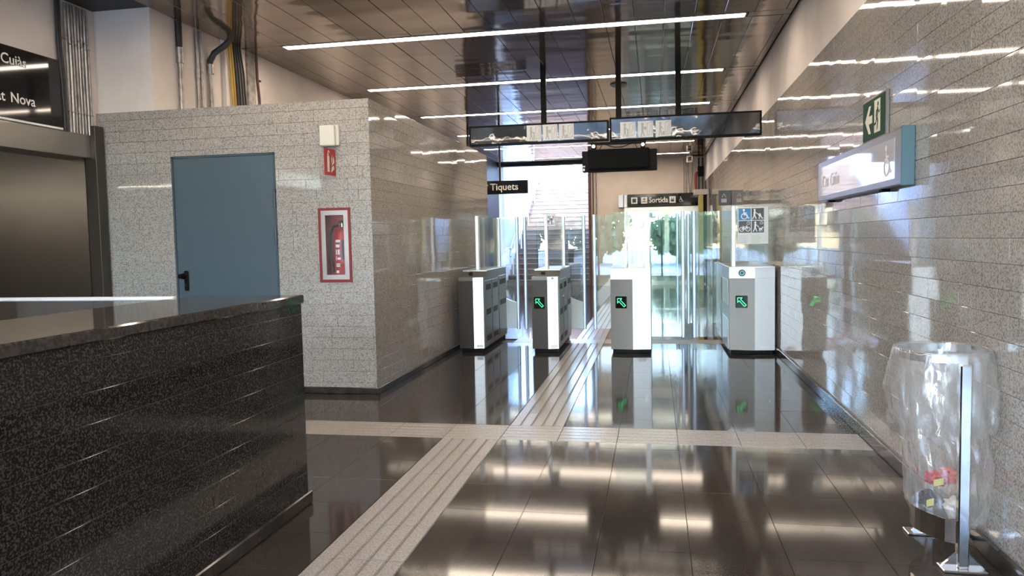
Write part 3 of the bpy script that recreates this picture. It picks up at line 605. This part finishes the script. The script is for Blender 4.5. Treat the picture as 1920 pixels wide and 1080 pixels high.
MB().bbox(-1.32, -1.205, 9.342, 9.352, 1.535, 1.685, .002).build('frame', 'case_grey', ms)
cs = [0, 2, 1, 4, 3, 4, 0, 2, 2, 1, 3, 4, 0, 4, 2, 1]
for i, c in enumerate(cs): flat('mosaic_square', [rect(0, 0, 1, 1)], 'mosaic%d' % c, ms, (-1.302+(i % 4)*.02, 9.341, 1.56+(i//4)*.025), (.02, 0, 0), (0, 0, .025), .001)
# ================================================================== HANGING SIGNS
def hang(name, label, cat, x0, x1, z0, z1, y, posts, pics, grp):
    t = thing(name, ((x0+x1)/2, y, z0), label, cat, grp)
    MB().bbox(x0, x1, y-.05, y+.05, z0, z1, .012, 2).build('case', 'black_matte', t)
    fr = frame(MB(), x0+.003, x1-.003, z0+.003, z1-.003, y-.058, y-.045, .022).build('bezel', 'black_matte', t)
    MB().box(x0+.025, x1-.025, y-.054, y-.05, z0+.025, z1-.025).build('screen', 'screen_gloss', t)
    for k, px in enumerate(pics):
        q = flat('pictogram_panel', [rect(0, 0, 1, 1)], 'notice_paper', t, (px, y-.0545, z0+.035), (.19, 0, 0), (0, 0, .2), .001)
        flat('pictogram', p_gatepass(k), 'print_grey', q, (px, y-.0545, z0+.035), (.19, 0, 0), (0, 0, .2), .002)
    for px in posts: MB().bbox(px-.035, px+.035, y-.03, y+.03, z1-.01, ZC+.01, .004).build('post', 'black_matte', t)
    return t
mat('screen_gloss', (.02, .026, .026), .035, spec=1.0, bump=(6, .12, .02), coat=.6)
hang('hanging_sign', 'left half of the long hanging display with three faint pictograms', 'sign', -2.39, -.565, 2.615, 2.875, 9.86, [-1.40], [-1.62, -1.41, -1.20], 'long displays hanging over the gates')
hang('hanging_sign', 'right half of the long hanging display with three clear pictograms', 'sign', -.555, 1.30, 2.60, 2.90, 9.86, [-.44, .30], [-.42, -.2, .02], 'long displays hanging over the gates')
dp = thing('display_box', (-.43, 9.86, 2.22), 'black display box hanging under the long sign', 'display')
MB().bbox(-.915, .035, 9.86, 9.95, 2.225, 2.495, .008).build('back_plate', 'black_matte', dp)
MB().bbox(-.83, -.06, 9.74, 9.86, 2.25, 2.50, .012).build('screen_box', 'blind', dp)
MB().bbox(-.80, -.1, 9.82, 9.88, 2.565, 2.599, .004).build('bracket', 'black_matte', dp)
for x in (-.76, -.14):
    MB().tube([(x, 9.83, 2.49), (x, 9.85, 2.58)], .03, 10).build('hanger', 'black_matte', dp); MB().tube([(x, 9.80, 2.545), (x, 9.79, 2.545)], .022, 14).build('indicator', 'spot_white', dp)
MB().tube([(-.7, 9.86, 2.49), (-.65, 9.85, 2.58), (-.5, 9.85, 2.53), (-.4, 9.85, 2.53), (-.25, 9.85, 2.58), (-.2, 9.85, 2.49)], .006, 6).build('cable', 'black_matte', dp)
flat('sticker', [rect(0, 0, .025, .03), rect(0, .045, .03, .065)], 'white_print', dp, (-.905, 9.86, 2.245), (1, 0, 0), (0, 0, 1), .002)
tq = thing('tickets_sign', (-3.0, 15, 2.29), 'black hanging sign reading Tiquets at the end of the brown wall', 'sign')
MB().bbox(-3.9, -2.475, 14.96, 15.04, 2.295, 2.56, .006).build('panel', 'black_gloss', tq)
text('lettering', 'Tiquets', .19, 'white_print', tq, (-3.235, 14.959, 2.375), (1, 0, 0), (0, 0, 1), bold=.014)
flat('arrow', pline([(-.02, .06), (-.10, -.02)], .022)+pline([(-.02, .06), (-.07, .06)], .022), 'white_print', tq, (-3.27, 14.959, 2.42), (1, 0, 0), (0, 0, 1), .001)
MB().bbox(-3.06, -3.02, 14.98, 15.02, 2.55, ZC+.01, .003).build('rod', 'brown_metal', tq); MB().bbox(-3.7, -3.66, 14.98, 15.02, 2.55, ZC+.01, .003).build('rod', 'brown_metal', tq)
sm = thing('smoke_detector', (-.5, 11.3, ZC), 'small round ceiling detector above the hanging sign', 'detector')
MB().lathe([(0, 0), (.12, 0), (.12, -.02), (.09, -.035), (0, -.04)], (-.5, 11.3, ZC), 24).build('cover', 'grey_frame', sm)
# ================================================================== RIGHT WALL SIGNS
es = thing('exit_sign', (XR, 5.16, 1.95), 'green running man exit sign high on the right wall', 'sign')
MB().bbox(XR-.02, XR-.001, 4.905, 5.42, 1.955, 2.232, .003).build('plate', 'grey_frame', es)
eo, eu, ev = Vector((XR-.02, 5.405, 1.968)), Vector((0, -.485, 0)), Vector((0, 0, .25))
flat('green_field', [rect(0, 0, 1, 1)], 'exit_green', es, eo, eu, ev, .003)
flat('door_shape', [rect(.55, .12, .82, .92)], 'lum', es, eo, eu, ev, .0045)
flat('arrow', [[(.12, .5), (.3, .85), (.4, .85), (.3, .6), (.46, .6), (.46, .4), (.3, .4), (.4, .15), (.3, .15)]], 'lum', es, eo, eu, ev, .0045)
flat('runner', [[(.55+(x-.5)*.36+.13, y*.78+.13) for x, y in s] for s in p_runner()], 'exit_green', es, eo, eu, ev, .006)
mp = thing('display_case', (XR, 5.5, 1.64), 'long grey wall display case with glass front and wheelchair symbol', 'display case')
MX = XR-.068
MB().bbox(MX, XR-.001, 4.45, 6.57, 1.635, 1.945, .006).build('case', 'case_grey', mp)
MB().bbox(MX-.002, XR-.001, 4.44, 4.452, 1.63, 1.95, .003).build('end_cap', 'case_blue', mp)
MB().box(MX-.001, MX+.001, 4.56, 6.52, 1.675, 1.90).build('sheet', 'map_face', mp)
fo, fu, fv = (MX-.001, 6.5, 1.68), (0, -.21, 0), (0, 0, .21)
flat('pictogram', p_wheelchair(), 'white_print', mp, (MX-.001, 4.80, 1.685), (0, -.2, 0), (0, 0, .2), .002)
text('lettering', 'Can', .13, 'white_print', mp, (MX-.001, 6.4, 1.74), (0, -1, 0), (0, 0, 1), lift=.002)
text('lettering', 'Cuiàs', .13, 'white_print', mp, (MX-.001, 6.13, 1.74), (0, -1, 0), (0, 0, 1), lift=.002)
for y in (6.3, 4.9): MB().bbox(MX+.02, XR-.001, y-.03, y+.03, 1.62, 1.636, .003).build('foot', 'black_matte', mp)
bl = thing('blade_sign', (XR, 14.5, 1.93), 'small dark sign projecting from the right wall beyond the gates', 'sign')
MB().bbox(XR-.22, XR-.001, 14.44, 14.52, 1.93, 2.2, .004).build('panel', 'sign_navy', bl)
flat('pictogram', [rect(.1, .1, .9, .45)]+pline([(.2, .6), (.5, .9), (.8, .6)], .08), 'print_grey', bl, (XR-.19, 14.439, 1.96), (.12, 0, 0), (0, 0, .2), .001)
# ================================================================== FAR END: LIFT ETC.
lf = thing('lift', (.2, YF, 0), 'steel and glass lift doors in the cream far wall', 'lift')
frame(MB(), LX0, LX1, -.05, LZ, YF-.06, YF+.1, .10).build('frame', 'steel', lf)
MB().box(LX0, LX1, YF+.95, YF+1.0, 0, LZ).box(LX0, LX0+.03, YF+.1, YF+.95, 0, LZ).box(LX1-.03, LX1, YF+.1, YF+.95, 0, LZ).build('cabin', 'steel', lf)
for a, b in ((LX0+.1, -.3), (-.29, .33), (.34, LX1-.1)):
    d = frame(MB(), a, b, .05, LZ-.1, YF+.0, YF+.04, .06).build('door_leaf', 'steel', lf); MB().box(a+.06, b-.06, YF+.015, YF+.025, .11, LZ-.16).build('pane', 'glass', d)
xs = thing('way_out_sign', (.2, YF-.1, 2.24), 'black sign reading Sortida above the lift with white symbols', 'sign')
MB().bbox(-.76, 1.2, YF-.12, YF-.001, 2.24, 2.60, .01).build('panel', 'black_gloss', xs); MB().bbox(-1.02, -.88, YF-.12, YF-.001, 2.24, 2.6, .006).bbox(-.87, -.77, YF-.1, YF-.001, 2.24, 2.6, .006).build('end_plate', 'steel', xs)
ys = YF-.121
for x, sh in ((-.66, [rect(.2, .2, .8, .8)]), (-.38, pline([(.2, .3), (.8, .3)], .1)+pline([(.5, .3), (.5, .8)], .1)+pline([(.3, .6), (.5, .8), (.7, .6)], .1)), (.41, [disc(.35, .7, .08), disc(.65, .7, .08), rect(.25, .2, .75, .55)])):
    q = flat('symbol_square', [rect(0, 0, 1, 1)], 'white_print', xs, (x, ys, 2.33), (.175, 0, 0), (0, 0, .185), .001); flat('symbol', sh, 'sign_navy', q, (x, ys, 2.33), (.175, 0, 0), (0, 0, .185), .003)
text('lettering', 'Sortida', .215, 'white_print', xs, (-.17, ys, 2.355), (1, 0, 0), (0, 0, 1), bold=.016, stretch=.88)
flat('wheelchair', p_wheelchair(), 'white_print', xs, (.65, ys, 2.34), (.16, 0, 0), (0, 0, .17), .001)
tm = thing('yellow_totem', (1.25, 19.9, 0), 'tall narrow totem with yellow and black edge near the lift', 'totem')
MB().bbox(1.10, 1.21, 19.85, 20.15, .0, 2.42, .006).build('yellow_side', 'yellow', tm); MB().bbox(1.21, 1.30, 19.86, 20.15, 0, 2.42, .006).build('black_side', 'black_matte', tm)
MB().bbox(.98, 1.34, 19.84, 20.2, 2.42, 2.56, .006).build('cap', 'cream_box', tm)
for k, (x, x2) in enumerate(((.82, .82), (.88, .88), (.94, .99), (1.05, 1.01))):
    tag(MB().tube([(x2, YF-.03, 2.6), (x, YF-.03, 3.1), (x, YF-.03, ZC-.02)], .012, 6).build('far_conduit', 'pipe', base=(x, YF, 2.6)), '%s thin grey conduit above the lift sign, from the left' % ords[k], 'conduit', 'thin conduits above the lift')
tag(MB().tube([(1.14, YF-.05, 2.6), (1.14, YF-.05, 3.12), (1.165, YF-.05, 3.165), (1.192, YF-.05, 3.17)], .028, 8).build('red_pipe', 'red', base=(1.14, YF-.05, 2.6)), 'red pipe with bent top above the lift', 'pipe')
jb = thing('dark_junction_box', (1.28, YF, 3.08), 'dark junction box in the far corner beside the red pipe', 'junction box')
MB().bbox(1.2, 1.36, YF-.12, YF-.001, 3.05, 3.33, .006).build('case', 'black_matte', jb)
for x in (1.23, 1.33): MB().tube([(x, YF-.05, 2.6), (x, YF-.05, ZC-.02)], .022, 8).build('pipe', 'pipe_black', jb)
cb = thing('speaker_box', (.95, 21.3, ZC-.3), 'cream speaker box under the ceiling near the far wall', 'speaker')
MB().bbox(.86, 1.02, 21.25, 21.4, ZC-.22, ZC-.05, .01).build('case', 'cream_box', cb); MB().box(.89, .99, 21.244, 21.251, ZC-.19, ZC-.08).build('grille', 'dark', cb)
MB().tube([(1.02, 21.3, ZC-.04), (1.3, 21.3, ZC-.04)], .015, 6).build('arm', 'black_matte', cb); MB().bbox(.92, .96, 21.3, 21.35, ZC-.05, ZC, .003).build('bracket', 'cream_box', cb)
for k, x in enumerate((XO+.07, XO+.16)):
    tag(MB().tube([(x, YF-.03, 0), (x, YF-.03, ZC-.02)], .018, 6).build('wall_pipe', 'pipe_brown' if k == 0 else 'pipe', base=(x, YF-.03, 0)), ['brown pipe running up beside the stairs opening', 'grey pipe on the cream wall beside the brown pipe'][k], 'pipe')
# ================================================================== BIN STAND
bs = thing('bin_stand', (1.215, 3.48, 0), 'chrome bin stand with oval hoop by the right wall', 'bin stand')
def oval(cx, cy, a, b, z, n=40, p=2.6):
    out = []
    for k in range(n):
        t = 2*math.pi*k/n; c, s = math.cos(t), math.sin(t)
        out.append((cx+a*math.copysign(abs(c)**(2/p), c), cy+b*math.copysign(abs(s)**(2/p), s), z))
    return out
def band(pts0, h, th, closed=True):
    mb = MB(); n = len(pts0); vs = []; c = sum((Vector(p) for p in pts0), Vector())/n
    for p in pts0:
        p = Vector(p); i = p+(c-p).normalized()*th; vs += [p, p+Vector((0, 0, h)), i+Vector((0, 0, h)), i]
    fs = []
    for k in range(n if closed else n-1):
        j = (k+1) % n
        for q in range(4): fs.append((k*4+q, k*4+(q+1) % 4, j*4+(q+1) % 4, j*4+q))
    if not closed: fs += [(0, 1, 2, 3), ((n-1)*4+3, (n-1)*4+2, (n-1)*4+1, (n-1)*4)]
    return mb.add(vs, fs)
HC = (1.195, 3.49)
band(oval(HC[0], HC[1], .168, .175, .845), .035, .006).build('hoop', 'chrome', bs)
MB().bbox(1.195, 1.238, 3.275, 3.31, .012, .845, .005).build('post', 'chrome', bs)
MB().bbox(1.135, 1.30, 3.25, 3.335, .001, .012, .003).build('foot_plate', 'chrome', bs)
for s in (-1, 1): MB().prism([(0, .012), (s*.062, .012), (0, .075)], lambda u, v, w: (1.2165+s*.021+u, w, v), 3.285, 3.30).build('gusset', 'chrome', bs)
MB().bbox(1.205, 1.235, 3.67, 3.70, .012, .26, .004).build('rear_post', 'chrome', bs)
MB().bbox(1.12, 1.32, 3.645, 3.725, .001, .012, .003).build('foot_plate', 'chrome', bs)
MB().prism([(0, .012), (-.06, .012), (0, .07)], lambda u, v, w: (1.205+u, w, v), 3.68, 3.69).build('gusset', 'chrome', bs)
ub = [(1.205, 3.685, .15)]+[(1.16-.075*math.sin(math.pi*k/10), 3.66-.34*k/10, .15) for k in range(0, 11)]+[(1.2, 3.30, .15)]
mbu = MB(); vs = []
for p in ub: vs += [Vector(p)+Vector((0, 0, -.045)), Vector(p)+Vector((0, 0, .05)), Vector(p)+Vector((.005, 0, .05)), Vector(p)+Vector((.005, 0, -.045))]
mbu.add(vs, [(k*4+q, k*4+(q+1) % 4, k*4+4+(q+1) % 4, k*4+4+q) for k in range(len(ub)-1) for q in range(4)]); mbu.build('lower_band', 'chrome', bs)
bg = thing('bin_bag', (1.2, 3.5, .1), 'clear plastic bin bag hanging from the chrome hoop', 'bin bag')
rb = random.Random(11); N = 96
ph = [rb.uniform(0, 6.28) for _ in range(24)]
def fold(t, z, amp): return amp*(math.sin(7*t+ph[0]+z*9)+.7*math.sin(13*t+ph[1]-z*14)+.6*math.sin(19*t+ph[2]+z*22)+.5*math.sin(31*t+ph[3]+17*z)+.4*math.sin(5*t+40*z+ph[4]))
def film(rows, name):
    mb = MB(); vs = []
    for (z, a, b, cx, cy, amp) in rows:
        for k in range(N):
            t = 2*math.pi*k/N; c, s = math.cos(t), math.sin(t); q = 1+fold(t, z, amp)
            X = cx+a*q*math.copysign(abs(c)**.8, c); Y = cy+b*q*math.copysign(abs(s)**.8, s)
            vs.append((min(X, XR-.006-.004*abs(math.sin(9*t+z*30))), Y, z+.012*math.sin(3*t+ph[5])*(amp > .02)+.006*math.sin(11*t+z*20)*(amp > .02)))
    m = len(rows); mb.add(vs, [(i*N+k, i*N+(k+1) % N, (i+1)*N+(k+1) % N, (i+1)*N+k) for i in range(m-1) for k in range(N)], True)
    return mb.build(name, 'bag_film', bg)
def lerp_rows(keys, n):
    out = []
    for i in range(n):
        u = i/(n-1)*(len(keys)-1); k = min(int(u), len(keys)-2); f = u-k; out.append(tuple(keys[k][j]*(1-f)+keys[k+1][j]*f for j in range(6)))
    return out
film(lerp_rows([(.884, .166, .172, *HC, .002), (.888, .176, .184, *HC, .004), (.80, .20, .20, *HC, .02), (.70, .215, .205, HC[0]+.005, HC[1], .03), (.60, .21, .205, HC[0]+.01, HC[1], .035), (.545, .19, .19, HC[0]+.01, HC[1], .045)], 26), 'overhang')
film(lerp_rows([(.884, .164, .17, *HC, .002), (.75, .15, .16, *HC, .03), (.55, .15, .155, HC[0]+.01, HC[1], .045), (.38, .155, .15, HC[0]+.03, HC[1]+.0, .05), (.22, .15, .15, HC[0]+.035, HC[1]+.02, .055), (.13, .12, .13, HC[0]+.04, HC[1]+.03, .06), (.10, .02, .03, HC[0]+.04, HC[1]+.03, .0)], 44), 'sack')
def wrapper(c, sx, sy, sz, m, label, seed, stripe=None):
    rg = random.Random(seed); bm = bmesh.new(); bmesh.ops.create_icosphere(bm, subdivisions=3, radius=1)
    for v in bm.verts:
        n = v.co.copy(); k = 1+.18*math.sin(5*n.x+seed)*math.sin(7*n.y+seed*2)+.14*math.sin(11*n.z+3*n.x+seed)+rg.uniform(-.05, .05); v.co = Vector((c[0]+n.x*sx*k, c[1]+n.y*sy*k, c[2]+n.z*sz*k))
    mb = MB().add([v.co[:] for v in bm.verts], [[v.index for v in f.verts] for f in bm.faces]); bm.free()
    t = thing('wrapper', (c[0], c[1], c[2]-sz), label, 'wrapper', 'litter inside the bin bag'); mb.build('packet', m, t)
    if stripe: flat('print', [rect(-.5, -.5, .5, .5), ], stripe, t, (c[0]-sx*.2, c[1]-sy*1.25, c[2]), (sx*.9, .0, .01), (.0, 0, sz*.9), .002)
wrapper((1.185, 3.50, .315), .045, .045, .032, 'red', 'crumpled red wrapper with yellow print inside the bin bag', 2, 'yellow')
wrapper((1.255, 3.46, .20), .045, .05, .045, 'white_print', 'crumpled white paper at the bottom of the bin bag', 5)
wrapper((1.15, 3.50, .225), .032, .045, .035, 'sign_navy', 'crumpled dark packet left of the red wrapper in the bag', 9, 'yellow')
wrapper((1.265, 3.59, .30), .04, .045, .035, 'mosaic1', 'crumpled dull red packet behind the white paper', 14)
